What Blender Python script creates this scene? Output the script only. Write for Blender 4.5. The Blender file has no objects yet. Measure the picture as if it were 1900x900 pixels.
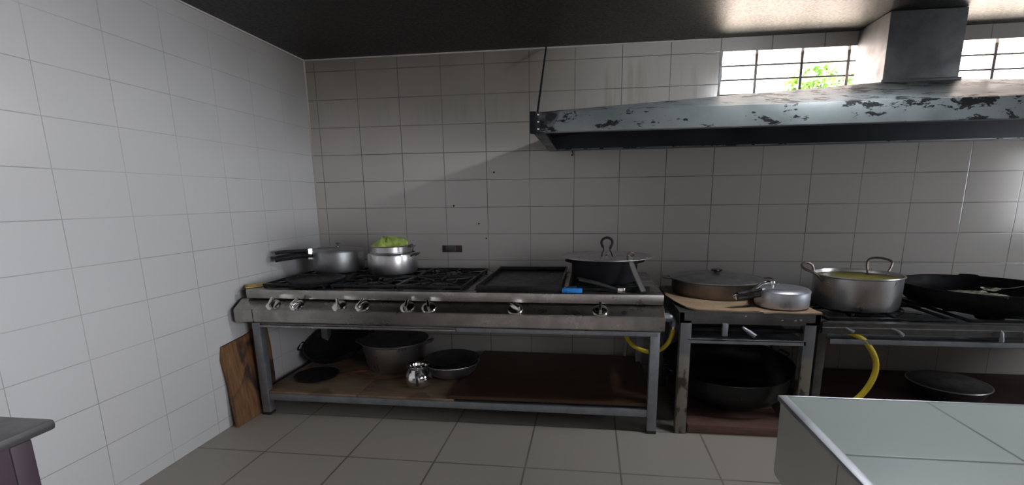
import bpy, bmesh, math, random
from mathutils import Vector, Matrix
random.seed(7)
C = bpy.context.scene.collection
PI = math.pi
sc = bpy.context.scene

# ------------------------------------------------------------------ camera
pitch, yaw, roll = -.2056, .1356, -.0119
cam = bpy.data.cameras.new('camera'); co = bpy.data.objects.new('camera', cam); C.objects.link(co)
f = Vector((-math.sin(yaw)*math.cos(pitch), math.cos(yaw)*math.cos(pitch), math.sin(pitch)))
rt = Vector((math.cos(yaw), math.sin(yaw), 0)); up = rt.cross(f)
R_ = math.cos(roll)*rt + math.sin(roll)*up; U_ = -math.sin(roll)*rt + math.cos(roll)*up
m = Matrix((R_, U_, -f)).transposed().to_4x4(); m.translation = (2.1072, -3.6735, 1.3200)
co.matrix_world = m
cam.sensor_width = 36; cam.lens = 913.49/1900*36; cam.clip_start = .02; cam.clip_end = 100
cam.shift_x = -18.12/1900; cam.shift_y = 107.84/1900
sc.camera = co

# ------------------------------------------------------------------ world, lights, exposure
sc.cycles.caustics_reflective = False; sc.cycles.caustics_refractive = False; sc.cycles.sample_clamp_indirect = 4
vs = sc.view_settings
vs.view_transform = 'Standard'; vs.look = 'None'; vs.exposure = 0.0; vs.gamma = 1; vs.use_curve_mapping = False
w = bpy.data.worlds.new('world'); sc.world = w; w.use_nodes = True
bg = w.node_tree.nodes['Background']; bg.inputs[0].default_value = (.75, .87, 1, 1); bg.inputs[1].default_value = 9.0

def lamp(name, kind, loc, target, energy, color=(1, 1, 1), size=(1, 1), angle=None, spread=None):
    d = bpy.data.lights.new(name, kind); d.energy = energy; d.color = color
    if kind == 'AREA':
        d.shape = 'RECTANGLE'; d.size, d.size_y = size
        if spread: d.spread = spread
    if angle is not None: d.angle = angle
    o = bpy.data.objects.new(name, d); C.objects.link(o); o.location = loc
    o.rotation_euler = (Vector(target)-Vector(loc)).to_track_quat('-Z', 'Y').to_euler()
    return o
lamp('sun', 'SUN', (3, -3, 8), (3.9, -.9, 5.4), 96, (1, .92, .80), angle=.01)
# side daylight through an added, unseen doorway, facing the left wall
lamp('doorway_daylight', 'AREA', (4.27, -4.1, 1.0), (0, -3.8, .1), 92, (.90, .93, 1), (1.5, 1.8), spread=2.2)
# weaker daylight from an unseen right-wall opening, sill raised to light less below
lamp('right_opening_daylight', 'AREA', (6.44, -1.75, 1.5), (0, -1.75, 1.45), 13, (1, .93, .87), (1.0, 1.05))
# ceiling tube over the cooking line, just out of frame
lamp('tube_light_glow', 'AREA', (3.40, -1.42, 2.27), (1.7, -.9, 0), 20, (.93, .97, 1), (.40, .10))

# ------------------------------------------------------------------ materials
def nt(mat):
    mat.use_nodes = True
    return mat.node_tree.nodes, mat.node_tree.links
class N:
    """tiny node helper"""
    def __init__(s, name):
        s.m = bpy.data.materials.new(name); s.n, s.l = nt(s.m); s.b = s.n['Principled BSDF']
    def inp(s, sock, v):
        if isinstance(v, bpy.types.NodeSocket): s.l.new(v, sock)
        elif isinstance(v, (tuple, list)) and sock.type == 'RGBA': sock.default_value = (*v, 1)[:4]
        else: sock.default_value = v
    def math(s, op, a, b=0, c=0):
        n = s.n.new('ShaderNodeMath'); n.operation = op
        for i, v in enumerate((a, b, c)):
            s.inp(n.inputs[i], v)
        return n.outputs[0]
    def obj(s):
        n = s.n.new('ShaderNodeTexCoord'); return n.outputs['Object']
    def sep(s, v):
        n = s.n.new('ShaderNodeSeparateXYZ'); s.l.new(v, n.inputs[0]); return n.outputs
    def comb(s, x, y, z=0):
        n = s.n.new('ShaderNodeCombineXYZ')
        for i, v in enumerate((x, y, z)): s.inp(n.inputs[i], v)
        return n.outputs[0]
    def noise(s, scale, detail=3, vec=None, stretch=None, rough=.5, dist=0):
        v = vec or s.obj()
        if stretch:
            mp = s.n.new('ShaderNodeMapping'); s.l.new(v, mp.inputs[0]); mp.inputs['Scale'].default_value = stretch; v = mp.outputs[0]
        n = s.n.new('ShaderNodeTexNoise'); s.l.new(v, n.inputs['Vector'])
        n.inputs['Scale'].default_value = scale; n.inputs['Detail'].default_value = detail; n.inputs['Roughness'].default_value = rough
        n.inputs['Distortion'].default_value = dist
        return n.outputs[0]
    def ramp(s, v, stops):
        n = s.n.new('ShaderNodeValToRGB'); s.l.new(v, n.inputs[0]); e = n.color_ramp.elements
        while len(e) < len(stops): e.new(.5)
        for i, (p, c) in enumerate(stops):
            e[i].position = p; e[i].color = (c, c, c, 1) if isinstance(c, (int, float)) else (*c, 1)
        return n.outputs[0]
    def mix(s, fac, a, b):
        n = s.n.new('ShaderNodeMix'); n.data_type = 'RGBA'
        s.inp(n.inputs[0], fac); s.inp(n.inputs[6], a); s.inp(n.inputs[7], b)
        return n.outputs[2]
    def bump(s, h, strength=.3, dist=.01):
        n = s.n.new('ShaderNodeBump'); s.l.new(h, n.inputs['Height']); n.inputs['Strength'].default_value = strength; n.inputs['Distance'].default_value = dist
        s.l.new(n.outputs[0], s.b.inputs['Normal'])
    def set(s, **k):
        for a, v in k.items(): s.inp(s.b.inputs[a.replace('_', ' ')], v)
        return s

def simple(name, col, rough=.5, metal=0, var=.15, scale=20, bump=0, stretch=None, rvar=.1):
    g = N(name)
    n = g.noise(scale, 4, stretch=stretch)
    lo = tuple(c*(1-var) for c in col); hi = tuple(min(1, c*(1+var)) for c in col)
    g.set(Base_Color=g.ramp(n, [(.3, lo), (.7, hi)]), Roughness=g.ramp(n, [(.3, max(0, rough-rvar)), (.7, min(1, rough+rvar))]), Metallic=float(metal))
    if bump: g.bump(n, bump, .005)
    return g.m

def dull(mat, lvl):
    mat.node_tree.nodes['Principled BSDF'].inputs['Specular IOR Level'].default_value = lvl

def grid(g, u, v, W, H, u0, v0, gw):
    """grout mask (0..1) and cell id"""
    a = g.math('DIVIDE', g.math('SUBTRACT', u, u0), W); b = g.math('DIVIDE', g.math('SUBTRACT', v, v0), H)
    def edge(t, S):
        fr = g.math('FRACT', t); return g.math('MULTIPLY', g.math('MINIMUM', fr, g.math('SUBTRACT', 1, fr)), S)
    da, db = edge(a, W), edge(b, H)
    def line(d):
        return g.math('SUBTRACT', 1, g.math('MINIMUM', g.math('DIVIDE', d, gw), 1))
    la, lb = line(da), line(db)
    cell = g.comb(g.math('FLOOR', a), g.math('FLOOR', b))
    wn = g.n.new('ShaderNodeTexWhiteNoise'); g.l.new(cell, wn.inputs['Vector'])
    return la, lb, wn.outputs['Value'], wn.outputs['Color']

def tile_mat(name, axes, W, H, u0, v0, gw=.0032, base=(.60, .585, .57), grout=(.10, .09, .08), rough=.16, soot=False, fade=.5, vfac=1.0):
    g = N(name); o = g.obj(); s_ = g.sep(o)
    u, v = s_[axes[0]], s_[axes[1]]
    la, lb, val, col = grid(g, u, v, W, H, u0, v0, gw)
    wear = g.ramp(g.noise(1.6, 3), [(.38, fade), (.62, 1)])
    mask = g.math('MULTIPLY', g.math('MAXIMUM', g.math('MULTIPLY', la, vfac), lb), wear)
    tint = g.mix(g.math('MULTIPLY', val, .10), base, tuple(c*.8 for c in base))
    tint = g.mix(g.ramp(g.noise(2.3, 2), [(.4, 0), (.62, .25)]), tint, (base[0]*.93, base[1]*.98, base[2]*.95))
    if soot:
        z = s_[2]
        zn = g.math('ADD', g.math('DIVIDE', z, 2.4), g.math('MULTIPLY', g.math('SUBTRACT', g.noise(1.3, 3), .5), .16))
        smoke_shade = g.math('MULTIPLY', g.ramp(zn, [(.66, 0), (.76, .27), (.87, .68), (.97, .9)]), g.ramp(g.math('DIVIDE', s_[0], 4), [(.42, 1), (.58, .25)]) if soot == 1 else g.ramp(g.math('MULTIPLY', s_[1], -.4), [(.0, 1), (.3, .75), (.9, .25)]))  # smoke grime; on the left wall also painted-in shade toward the corner
        tint = g.mix(g.math('MULTIPLY', smoke_shade, soot), tint, (.14, .115, .10))
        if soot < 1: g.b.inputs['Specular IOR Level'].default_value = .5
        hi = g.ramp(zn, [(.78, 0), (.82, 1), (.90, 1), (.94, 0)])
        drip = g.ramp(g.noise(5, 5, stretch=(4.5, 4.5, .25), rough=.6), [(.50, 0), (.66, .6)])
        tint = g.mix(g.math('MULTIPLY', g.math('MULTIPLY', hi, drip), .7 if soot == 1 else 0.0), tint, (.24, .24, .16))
    g.set(Base_Color=g.mix(mask, tint, grout), Roughness=g.ramp(g.noise(7, 4), [(.3, rough), (.75, rough+.05)]))
    g.b.inputs['Specular IOR Level'].default_value = .5
    g.bump(g.math('ADD', g.math('SUBTRACT', 1, mask), g.math('MULTIPLY', g.noise(1.5, 1), .5)), .3, .002)
    return g.m

M = {}
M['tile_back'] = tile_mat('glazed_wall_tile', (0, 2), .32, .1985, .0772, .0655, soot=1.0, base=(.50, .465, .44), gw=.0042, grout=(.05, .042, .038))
M['tile_left'] = tile_mat('glazed_wall_tile_left', (1, 2), .32, .1985, -.0062,   .0655, soot=.98, fade=.35, base=(.60, .585, .58), rough=.2, grout=(.26, .24, .24), gw=.0026)  # soot here is part grime, part shade put into the colour
M['tile_floor'] = tile_mat('floor_tile', (0, 1), .47, .465, .40, -1.455, gw=.0075, base=(.35, .315, .275), grout=(.045, .035, .025), rough=.38, fade=.6)
M['tile_island'] = tile_mat('island_tile', (0, 1), .37, .33, 2.675, -2.585, gw=.0055, base=(.46, .50, .48), grout=(.06, .06, .06), rough=.3)
M['tile_island_side'] = tile_mat('island_side_tile', (1, 2), .345, .5, -2.598, .26, gw=.003, base=(.50, .48, .42), grout=(.10, .09, .08), rough=.35)

g = N('smoke_black_ceiling')
g.set(Base_Color=g.ramp(g.noise(1.5, 4), [(.35, (.003, .0025, .0025)), (.7, (.008, .006, .005))]), Roughness=g.ramp(g.noise(60, 3), [(.35, .30), (.7, .46)]))
g.b.inputs['Specular IOR Level'].default_value = .25
g.bump(g.math('ADD', g.noise(110, 4, rough=.7), g.math('MULTIPLY', g.noise(9, 2), .8)), .42, .005)
M['ceiling'] = g.m
M['plaster'] = simple('dull_plaster', (.68, .66, .64), .8, var=.05, scale=6)
M['bead'] = simple('edge_bead', (.42, .38, .36), .5, var=.1)

def steel(name, col, rough, var=.25, stretch=(1, 8, 8), metal=1.0, scale=9):
    g = N(name)
    br = g.noise(60, 3, stretch=stretch); sm = g.noise(scale, 4, rough=.6)
    c = g.mix(g.ramp(sm, [(.4, 0), (.75, 1)]), col, tuple(x*(1-var) for x in col))
    g.set(Base_Color=c, Metallic=metal, Roughness=g.math('ADD', g.ramp(sm, [(.3, rough-.06), (.75, rough+.12)]), g.math('MULTIPLY', br, .08)))
    g.bump(br, .06, .001)
    return g.m
M['steel'] = steel('brushed_stainless_steel', (.40, .375, .355), .25, .4)
M['frame_steel'] = steel('painted_grey_steel', (.30, .31, .34), .45, .3, metal=.75)
M['dark_steel'] = steel('greasy_dark_steel', (.16, .155, .155), .42, .4, metal=.9)
M['aluminium'] = steel('polished_aluminium', (.62, .60, .60), .27, .22, stretch=(2, 2, 14))
M['worn_aluminium'] = steel('worn_aluminium', (.36, .36, .37), .36, .35, stretch=(2, 2, 10))
M['satin_aluminium'] = steel('satin_aluminium', (.60, .61, .66), .36, .15)
M['chrome'] = simple('chrome', (.85, .83, .82), .12, 1, var=.05)
M['bronze_pan'] = steel('browned_metal', (.23, .19, .16), .36, .35, metal=.85)
M['iron'] = simple('black_cast_iron', (.011, .011, .012), .45, 0, var=.5, scale=35, bump=.25)
M['iron_gloss'] = simple('seasoned_black_iron', (.010, .010, .011), .36, .0, var=.4, scale=14)
M['soot'] = simple('soot_black', (.010, .010, .012), .6, 0, var=.4, scale=20, bump=.3)
M['plastic_black'] = simple('black_plastic', (.02, .02, .022), .32, var=.3)
M['yellow_hose'] = simple('yellow_rubber', (.62, .46, .03), .4, var=.2, scale=14)
M['blue'] = simple('blue_plastic', (.01, .20, .62), .3, var=.15)
M['green'] = simple('lime_cloth', (.47, .60, .14), .75, var=.3, scale=30, bump=.5)
M['stew'] = simple('yellow_green_stew', (.30, .27, .03), .35, var=.5, scale=12)
M['white_plastic'] = simple('dull_white_pipe', (.35, .34, .32), .5, var=.1)
M['foam'] = simple('pale_oily_food', (.50, .46, .33), .3, var=.5, scale=30, bump=.6)
M['bamboo'] = simple('yellow_bamboo', (.48, .33, .09), .5, var=.25, scale=8, stretch=(1, 10, 10))
M['spatula'] = simple('burnt_spatula', (.035, .03, .027), .5, var=.3)
M['socket'] = simple('brown_box', (.05, .022, .015), .6, var=.4, scale=30)
M['purple_panel'] = simple('dark_maroon_paint', (.055, .035, .045), .45, var=.2, scale=4)
M['table_steel'] = steel('dull_table_steel', (.27, .26, .27), .42, .2)
M['redwood'] = simple('red_wooden_handle', (.14, .03, .02), .5, var=.3, stretch=(1, 8, 8))

for k_, l_ in (('iron', .25), ('iron_gloss', .3), ('soot', .15), ('plastic_black', .4)): dull(M[k_], l_)

def wood(name, a, b, rough=.7, stretch=(1, 9, 9), stain=None):
    g = N(name)
    n = g.noise(5, 5, stretch=stretch, rough=.6, dist=.4)
    c = g.ramp(n, [(.3, a), (.7, b)])
    if stain: c = g.mix(g.ramp(g.noise(4.5, 3, dist=.8), [(.52, 0), (.62, .85)]), c, stain)
    g.set(Base_Color=c, Roughness=rough); g.bump(n, .3, .003)
    return g.m
M['card_wood'] = wood('stained_plywood', (.10, .045, .017), (.24, .12, .048), stretch=(9, 9, 1), stain=(.018, .009, .012))
M['shelf_plank'] = wood('pale_shelf_board', (.17, .115, .07), (.27, .19, .12), stretch=(1, 6, 6), stain=(.12, .07, .04))
M['dark_board'] = wood('grease_dark_board', (.028, .012, .006), (.075, .035, .016), rough=.45)
M['red_board'] = wood('reddish_brown_board', (.085, .04, .032), (.16, .085, .068))
M['maroon_board'] = wood('dark_maroon_board', (.045, .016, .014), (.08, .03, .026))
M['cardboard'] = wood('corrugated_cardboard', (.26, .17, .10), (.36, .25, .16), .85, (2, 2, 2))

# galvanised hood with flaking black soot
g = N('sooty_galvanised_sheet')
n1 = g.noise(9, 6, stretch=(1, 1, 2.2), rough=.68, dist=.3); n2 = g.noise(1.6, 2)
pat = g.ramp(g.math('ADD', n1, g.math('MULTIPLY', n2, .35)), [(.73, 0), (.76, 1)])
sx = g.sep(g.obj())
col = g.mix(g.ramp(g.noise(5, 4), [(.35, 0), (.7, 1)]), (.27, .30, .31), (.18, .205, .215))
edge = g.ramp(g.math('ADD', g.math('MULTIPLY', g.math('SUBTRACT', 2.02, sx[0]), 1.6), g.math('MULTIPLY', g.noise(14, 4), .6)), [(.42, 0), (.55, 1)])
lip = g.ramp(g.math('ABSOLUTE', g.math('SUBTRACT', g.math('ADD', sx[2], g.math('MULTIPLY', g.noise(5, 3), .05)), 1.732)), [(.0, 1), (.006, 0)])
lipx = g.ramp(sx[0], [(0, 1), (1, 0)])
mask = g.math('MINIMUM', g.math('ADD', pat, g.math('MULTIPLY', edge, .9)), 1)
g.set(Base_Color=g.mix(mask, col, (.012, .012, .014)), Metallic=.45, Roughness=g.ramp(n1, [(.3, .33), (.7, .5)]))
g.bump(n1, .15, .003)
M['hood'] = g.m
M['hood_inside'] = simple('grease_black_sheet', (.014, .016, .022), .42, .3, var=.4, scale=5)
M['duct'] = steel('dull_grey_duct', (.17, .17, .175), .45, .35, metal=.6)
M['greasy_leg'] = None
g = N('chipped_greasy_leg')
zz = g.sep(g.obj())[2]
low = g.ramp(g.math('ADD', zz, g.math('MULTIPLY', g.noise(14, 3), .04)), [(.47, 1), (.50, 0)])
chip = g.ramp(g.noise(16, 4, stretch=(1, 1, .5)), [(.50, 0), (.58, 1)])
pale = g.mix(chip, (.22, .20, .17), (.05, .035, .025))
g.set(Base_Color=g.mix(low, (.14, .14, .145), pale), Roughness=.5, Metallic=.25)
M['greasy_leg'] = g.m
M['ext_wall'] = simple('sunlit_render', (.80, .70, .68), .9, var=.25, scale=1.6)
M['ext_ground'] = simple('sunlit_concrete', (.62, .57, .50), .9, var=.1, scale=3)
M['leaf'] = simple('garden_leaf', (.16, .30, .05), .7, var=.5, scale=6)

# ------------------------------------------------------------------ mesh helpers
def finish(bm, name, mat, parent=None, sharp=32):
    bmesh.ops.recalc_face_normals(bm, faces=bm.faces)
    for fc in bm.faces: fc.smooth = True
    lim = math.radians(sharp)
    for e in bm.edges:
        if len(e.link_faces) == 2 and e.calc_face_angle(0) > lim: e.smooth = False
    me = bpy.data.meshes.new(name); bm.to_mesh(me); bm.free(); me.materials.append(mat)
    o = bpy.data.objects.new(name, me); C.objects.link(o)
    if parent: o.parent = parent
    return o
def B(): return bmesh.new()
def box(bm, a, b, bev=.002, rot=None, piv=None):
    a, b = Vector(a), Vector(b)
    r = bmesh.ops.create_cube(bm, size=1); vs_ = r['verts']
    c = (a+b)/2; d = b-a
    for v in vs_: v.co = Vector((v.co.x*d.x, v.co.y*d.y, v.co.z*d.z))+c
    if rot:
        p = Vector(piv) if piv else c
        for v in vs_: v.co = rot @ (v.co-p) + p
    if bev:
        es = list({e for v in vs_ for e in v.link_edges})
        bmesh.ops.bevel(bm, geom=es, offset=min(bev, min(abs(d.x), abs(d.y), abs(d.z))*.45), segments=2, affect='EDGES', profile=.6)
def lathe(bm, prof, c=(0, 0, 0), n=48, rot=None, sx=1, sy=1):
    c = Vector(c); rings = []
    for r, z in prof:
        if r < 1e-5:
            p = Vector((0, 0, z)); rings.append([bm.verts.new((rot @ p if rot else p)+c)])
        else:
            rg = []
            for i in range(n):
                t = 2*PI*i/n; p = Vector((r*math.cos(t)*sx, r*math.sin(t)*sy, z)); rg.append(bm.verts.new((rot @ p if rot else p)+c))
            rings.append(rg)
    for a, b in zip(rings, rings[1:]):
        if len(a) == 1 and len(b) == 1: continue
        for i in range(n):
            j = (i+1) % n
            if len(a) == 1: bm.faces.new((a[0], b[i], b[j]))
            elif len(b) == 1: bm.faces.new((a[i], a[j], b[0]))
            else: bm.faces.new((a[i], a[j], b[j], b[i]))
def smooth_path(pts, k=6, closed=False):
    P = [Vector(p) for p in pts]; out = []
    n = len(P)
    for i in range(n if closed else n-1):
        p0 = P[(i-1) % n] if (closed or i > 0) else P[0]; p1 = P[i]; p2 = P[(i+1) % n]; p3 = P[(i+2) % n] if (closed or i+2 < n) else P[-1]
        for s in range(k):
            t = s/k
            out.append(.5*((2*p1)+(-p0+p2)*t+(2*p0-5*p1+4*p2-p3)*t*t+(-p0+3*p1-3*p2+p3)*t**3))
    if not closed: out.append(P[-1])
    return out
def tube(bm, pts, r, n=10, k=6, closed=False, smooth=True, flat=1.0):
    P = smooth_path(pts, k, closed) if smooth else [Vector(p) for p in pts]
    L = len(P); rings = []; prev = None
    for i, p in enumerate(P):
        if closed: t = (P[(i+1) % L]-P[i-1]).normalized()
        else: t = (P[min(i+1, L-1)]-P[max(i-1, 0)]).normalized()
        if prev is None:
            a = Vector((0, 0, 1)) if abs(t.z) < .9 else Vector((1, 0, 0)); u = t.cross(a).normalized()
        else: u = (prev-t*prev.dot(t)).normalized()
        prev = u; v = t.cross(u)
        rr = r[min(int(i*len(r)/L), len(r)-1)] if isinstance(r, (list, tuple)) else r
        rings.append([bm.verts.new(p+u*rr*math.cos(2*PI*q/n)+v*rr*flat*math.sin(2*PI*q/n)) for q in range(n)])
    for i in range(L if closed else L-1):
        a, b = rings[i], rings[(i+1) % L]
        for q in range(n): bm.faces.new((a[q], a[(q+1) % n], b[(q+1) % n], b[q]))
    if not closed:
        bm.faces.new(rings[0]); bm.faces.new(rings[-1][::-1])
def poly(bm, pts, thick, axis=2):
    """prism of a closed outline (3D points) extruded along axis by thick"""
    d = Vector((0, 0, 0)); d[axis] = thick
    a = [bm.verts.new(Vector(p)) for p in pts]; b = [bm.verts.new(Vector(p)+d) for p in pts]
    bm.faces.new(a); bm.faces.new(b[::-1])
    for i in range(len(a)):
        j = (i+1) % len(a); bm.faces.new((a[i], a[j], b[j], b[i]))
def hexa(bm, bot, top):
    a = [bm.verts.new(p) for p in bot]; b = [bm.verts.new(p) for p in top]
    bm.faces.new(a[::-1]); bm.faces.new(b)
    for i in range(4):
        j = (i+1) % 4; bm.faces.new((a[i], a[j], b[j], b[i]))
def Rz(a): return Matrix.Rotation(a, 3, 'Z')
def Rx(a): return Matrix.Rotation(a, 3, 'X')
def Ry(a): return Matrix.Rotation(a, 3, 'Y')

def tag(o, label, cat, group=None, kind=None):
    o['label'] = label; o['category'] = cat
    if group: o['group'] = group
    if kind: o['kind'] = kind
    return o
def thing(name, label, cat, loc=(0, 0, 0), group=None, rz=0):
    o = bpy.data.objects.new(name, None); C.objects.link(o); o.location = loc; o.rotation_euler = (0, 0, rz); o.empty_display_size = .05
    return tag(o, label, cat, group)
def struct(name, bm, mat, parent=None, **k):
    o = finish(bm, name, mat, parent, **k)
    if not parent: o['kind'] = 'structure'
    return o

# ------------------------------------------------------------------ room shell
H = 2.336; XR = 6.5; YF = -6.0
WX0, WX1, WZ0, WZ1, WT = 2.96, 5.35, 1.90, 2.25, .20
b = B()
for a, c in (((-.2, 0, 0), (WX0, WT, H)), ((WX1, 0, 0), (XR+.2, WT, H)), ((WX0, 0, 0), (WX1, WT, WZ0)), ((WX0, 0, WZ1), (WX1, WT, H))): box(b, a, c, 0)
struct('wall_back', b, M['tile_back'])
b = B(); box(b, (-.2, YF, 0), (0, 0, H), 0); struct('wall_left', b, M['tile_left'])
b = B()
for a, c in (((XR, YF, 0), (XR+.2, -2.3, H)), ((XR, -1.2, 0), (XR+.2, 0, H)), ((XR, -2.3, 2.05), (XR+.2, -1.2, H)), ((XR, -2.3, 0), (XR+.2, -1.2, .95))): box(b, a, c, 0)
struct('wall_right', b, M['plaster'])
b = B(); box(b, (-.2, YF-.2, 0), (XR+.2, YF, H), 0); struct('wall_front', b, M['plaster'])
b = B()
for a, c in (((4.32, YF, 0), (4.45, -4.9, H)), ((4.32, -3.3, 0), (4.45, -3.0, H)), ((4.32, -4.9, 2.08), (4.45, -3.3, H))): box(b, a, c, 0)
struct('wall_middle', b, M['plaster'])  # unseen partition added to frame the doorway lamp
b = B(); box(b, (-.2, YF-.2, -.1), (XR+.2, WT, 0), 0); struct('floor', b, M['tile_floor'])
b = B(); box(b, (-.2, YF-.2, H), (XR+.2, WT, H+.15), 0); struct('ceiling', b, M['ceiling'])
b = B(); box(b, (0, -.009, 0), (.009, 0, H), .001); box(b, (0, -5.9, H-.010), (.008, 0, H), .001); box(b, (.008, -.007, H-.009), (2.9, 0, H), .001)
struct('trim_1', b, M['bead'])
# window grille
b = B()
for z in (2.185, 2.095, 2.0): tube(b, [(WX0, .11, z), (WX1, .11, z)], .0065, 8, smooth=False)
struct('window_1', b, M['dark_steel'])
wo = bpy.data.objects['window_1']
x = 3.215
while x < WX1:
    b = B(); box(b, (x-.009, .098, WZ0), (x+.009, .110, WZ1), .001); finish(b, 'grille_bar', M['dark_steel'], wo); x += .29
# rough window reveal left
b = B()
pts = [(2.952, -.004, 2.262), (2.972, -.004, 2.262), (2.968, -.004, 2.18), (2.974, -.004, 2.10), (2.965, -.004, 2.02), (2.970, -.004, 1.93), (2.948, -.004, 1.93), (2.953, -.004, 2.05)]
poly(b, pts, .006, 1); struct('trim_2', b, M['dark_steel'])

# outdoors
b = B(); box(b, (-6, .2, -.3), (16, 9, -.05), 0); struct('outside_ground', b, M['ext_ground'])
b = B(); box(b, (-6, 6, -.1), (16, 6.3, 5.5), 0); o = finish(b, 'garden_wall', M['ext_wall']); o['kind'] = 'structure'
bush = thing('garden_bush', 'green leafy bush seen through the high window behind the bars', 'bush', (5.45, 4.6, 0))
b = B(); tube(b, [(0, 0, -.05), (.03, 0, 1), (0, .02, 2.3)], .06); finish(b, 'trunk', M['card_wood'], bush)
b = B(); rg = random.Random(3)
for i in range(500):
    t, p_, r_ = rg.uniform(0, 2*PI), rg.uniform(-1, 1), rg.uniform(.3, 1)**.5
    q = Vector((math.cos(t)*math.sqrt(1-p_*p_)*.5*r_, math.sin(t)*math.sqrt(1-p_*p_)*.5*r_, 2.85+p_*.33*r_))
    d1 = Vector((rg.uniform(-1, 1), rg.uniform(-1, 1), rg.uniform(-1, 1))).normalized()*.09; d2 = d1.orthogonal().normalized()*.045
    b.faces.new([b.verts.new(q-d1), b.verts.new(q+d2), b.verts.new(q+d1), b.verts.new(q-d2)])
finish(b, 'foliage', M['leaf'], bush)

# ------------------------------------------------------------------ extractor hood
hood = thing('extractor_hood', 'long sooty galvanised extractor hood hanging over the cooking line', 'hood', (0, 0, 0))
hx0, hx1, hy, hz0, hz1 = 1.82, 5.9, -1.04, 1.648, 1.745
dx0, dx1, dy, dz = 3.79, 4.19, -.35, 1.957
b = B()
box(b, (hx0, hy-.006, hz0), (hx1, hy+.006, hz1), .001)
box(b, (hx0-.006, hy, hz0), (hx0+.006, -.006, hz1), .001)
box(b, (hx1-.006, hy, hz0), (hx1+.006, -.006, hz1), .001)
box(b, (hx0, -.014, hz0), (hx1, -.004, hz1), .001)
finish(b, 'rim', M['hood'], hood)
b = B(); box(b, (hx0, hy, hz0-.004), (hx0+.055, -.012, hz0+.004), .001); box(b, (hx0, hy, hz0-.004), (hx1, hy+.02, hz0+.003), .001)
box(b, (hx0, -.03, hz0-.004), (hx1, -.006, hz0+.003), .001)
finish(b, 'bottom_lip', M['duct'], hood)
b = B()
lo_ = [(hx0, hy, hz1), (hx1, hy, hz1), (hx1, -.01, hz1), (hx0, -.01, hz1)]
hi_ = [(dx0, dy, dz), (dx1, dy, dz), (dx1, -.01, dz), (dx0, -.01, dz)]
def skin_(lo, hi, t):
    vl = [b.verts.new(p) for p in lo]; vh = [b.verts.new(p) for p in hi]
    for i in range(4):
        j = (i+1) % 4; b.faces.new((vl[i], vl[j], vh[j], vh[i]))
    vl2 = [b.verts.new((p[0], p[1], p[2]-t)) for p in lo]; vh2 = [b.verts.new((p[0], p[1], p[2]-t)) for p in hi]
    for i in range(4):
        j = (i+1) % 4; b.faces.new((vl2[i], vl2[j], vh2[j], vh2[i]))
        b.faces.new((vl[i], vl[j], vl2[j], vl2[i])); b.faces.new((vh[i], vh[j], vh2[j], vh2[i]))
skin_(lo_, hi_, .004)
finish(b, 'canopy', M['hood'], hood, sharp=10)
# black grease-coated lining inside
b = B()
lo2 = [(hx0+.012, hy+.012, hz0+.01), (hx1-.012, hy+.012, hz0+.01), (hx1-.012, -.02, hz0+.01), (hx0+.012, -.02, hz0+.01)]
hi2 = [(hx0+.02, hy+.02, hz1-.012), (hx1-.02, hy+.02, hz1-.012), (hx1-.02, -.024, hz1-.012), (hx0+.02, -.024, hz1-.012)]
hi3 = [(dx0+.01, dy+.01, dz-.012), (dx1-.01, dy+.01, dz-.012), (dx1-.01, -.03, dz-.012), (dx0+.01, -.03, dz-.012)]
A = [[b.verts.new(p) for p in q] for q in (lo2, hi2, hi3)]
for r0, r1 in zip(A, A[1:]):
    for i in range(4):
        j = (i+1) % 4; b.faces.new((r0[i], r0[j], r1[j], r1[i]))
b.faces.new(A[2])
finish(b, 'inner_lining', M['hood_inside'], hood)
b = B(); box(b, (dx0, dy, dz-.004), (dx1, -.006, H-.002), .004)
finish(b, 'duct', M['duct'], hood)
b = B(); box(b, (dx0-.012, dy-.012, dz-.006), (dx1+.012, -.01, dz+.012), .003); finish(b, 'duct_collar', M['duct'], hood)
b = B(); tube(b, [(1.80, -.035, H-.01), (1.838, hy+.01, hz1-.01)], .006, 8, smooth=False); finish(b, 'hanger_rod', M['iron'], hood)
b = B(); box(b, (hx0-.018, hy-.014, hz0-.004), (hx0+.012, hy+.03, hz1+.004), .002); finish(b, 'corner_bracket', M['soot'], hood)
for zz_ in (1.665, 1.70, 1.735):
    b = B(); lathe(b, [(0, .006), (.006, .004), (.007, 0), (0, 0)], (hx0+.025, hy-.006, zz_), 12, Rx(PI/2)); finish(b, 'rivet', M['chrome'], hood)

# tube light out of frame whose glow is the area lamp above
tl = thing('tube_light', 'slim white ceiling tube light in front of the hood', 'light', (3.40, -1.42, H))
b = B(); box(b, (-.33, -.035, -.04), (.33, .035, 0), .006); finish(b, 'housing', M['plaster'], tl)

# socket box, nails
sk = thing('socket_box', 'broken brown socket box recessed in the back wall tiles', 'socket', (1.073, 0, .945))
b = B(); box(b, (-.078, -.005, -.026), (.078, .0, .026), .004); finish(b, 'back_box', M['socket'], sk)
b = B(); box(b, (-.05, -.010, -.021), (.03, -.004, .021), .004); finish(b, 'inner_plate', M['dark_steel'], sk)
nl = [(1.102, 1.268, 'on the tiles above the socket box, the highest of the scattered ones'), (1.289, 1.134, 'on the tiles, up and to the right of the socket box'),
      (1.344, 1.025, 'on the tiles, just right of the socket box'), (1.413, 1.506, 'in the tiles under the hood shadow edge')]
for i, (x, z, t) in enumerate(nl):
    b = B(); lathe(b, [(0, .012), (.0075 if i < 1 else .005, .011), (.006, .008), (.003, .006), (.003, -.004), (0, -.004)], (0, 0, 0), 10, Rx(PI/2))
    o = finish(b, 'wall_nail', M['iron']); o.location = (x, -.004, z)
    tag(o, 'small black nail '+t, 'nail', 'black nails in the back wall')
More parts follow.
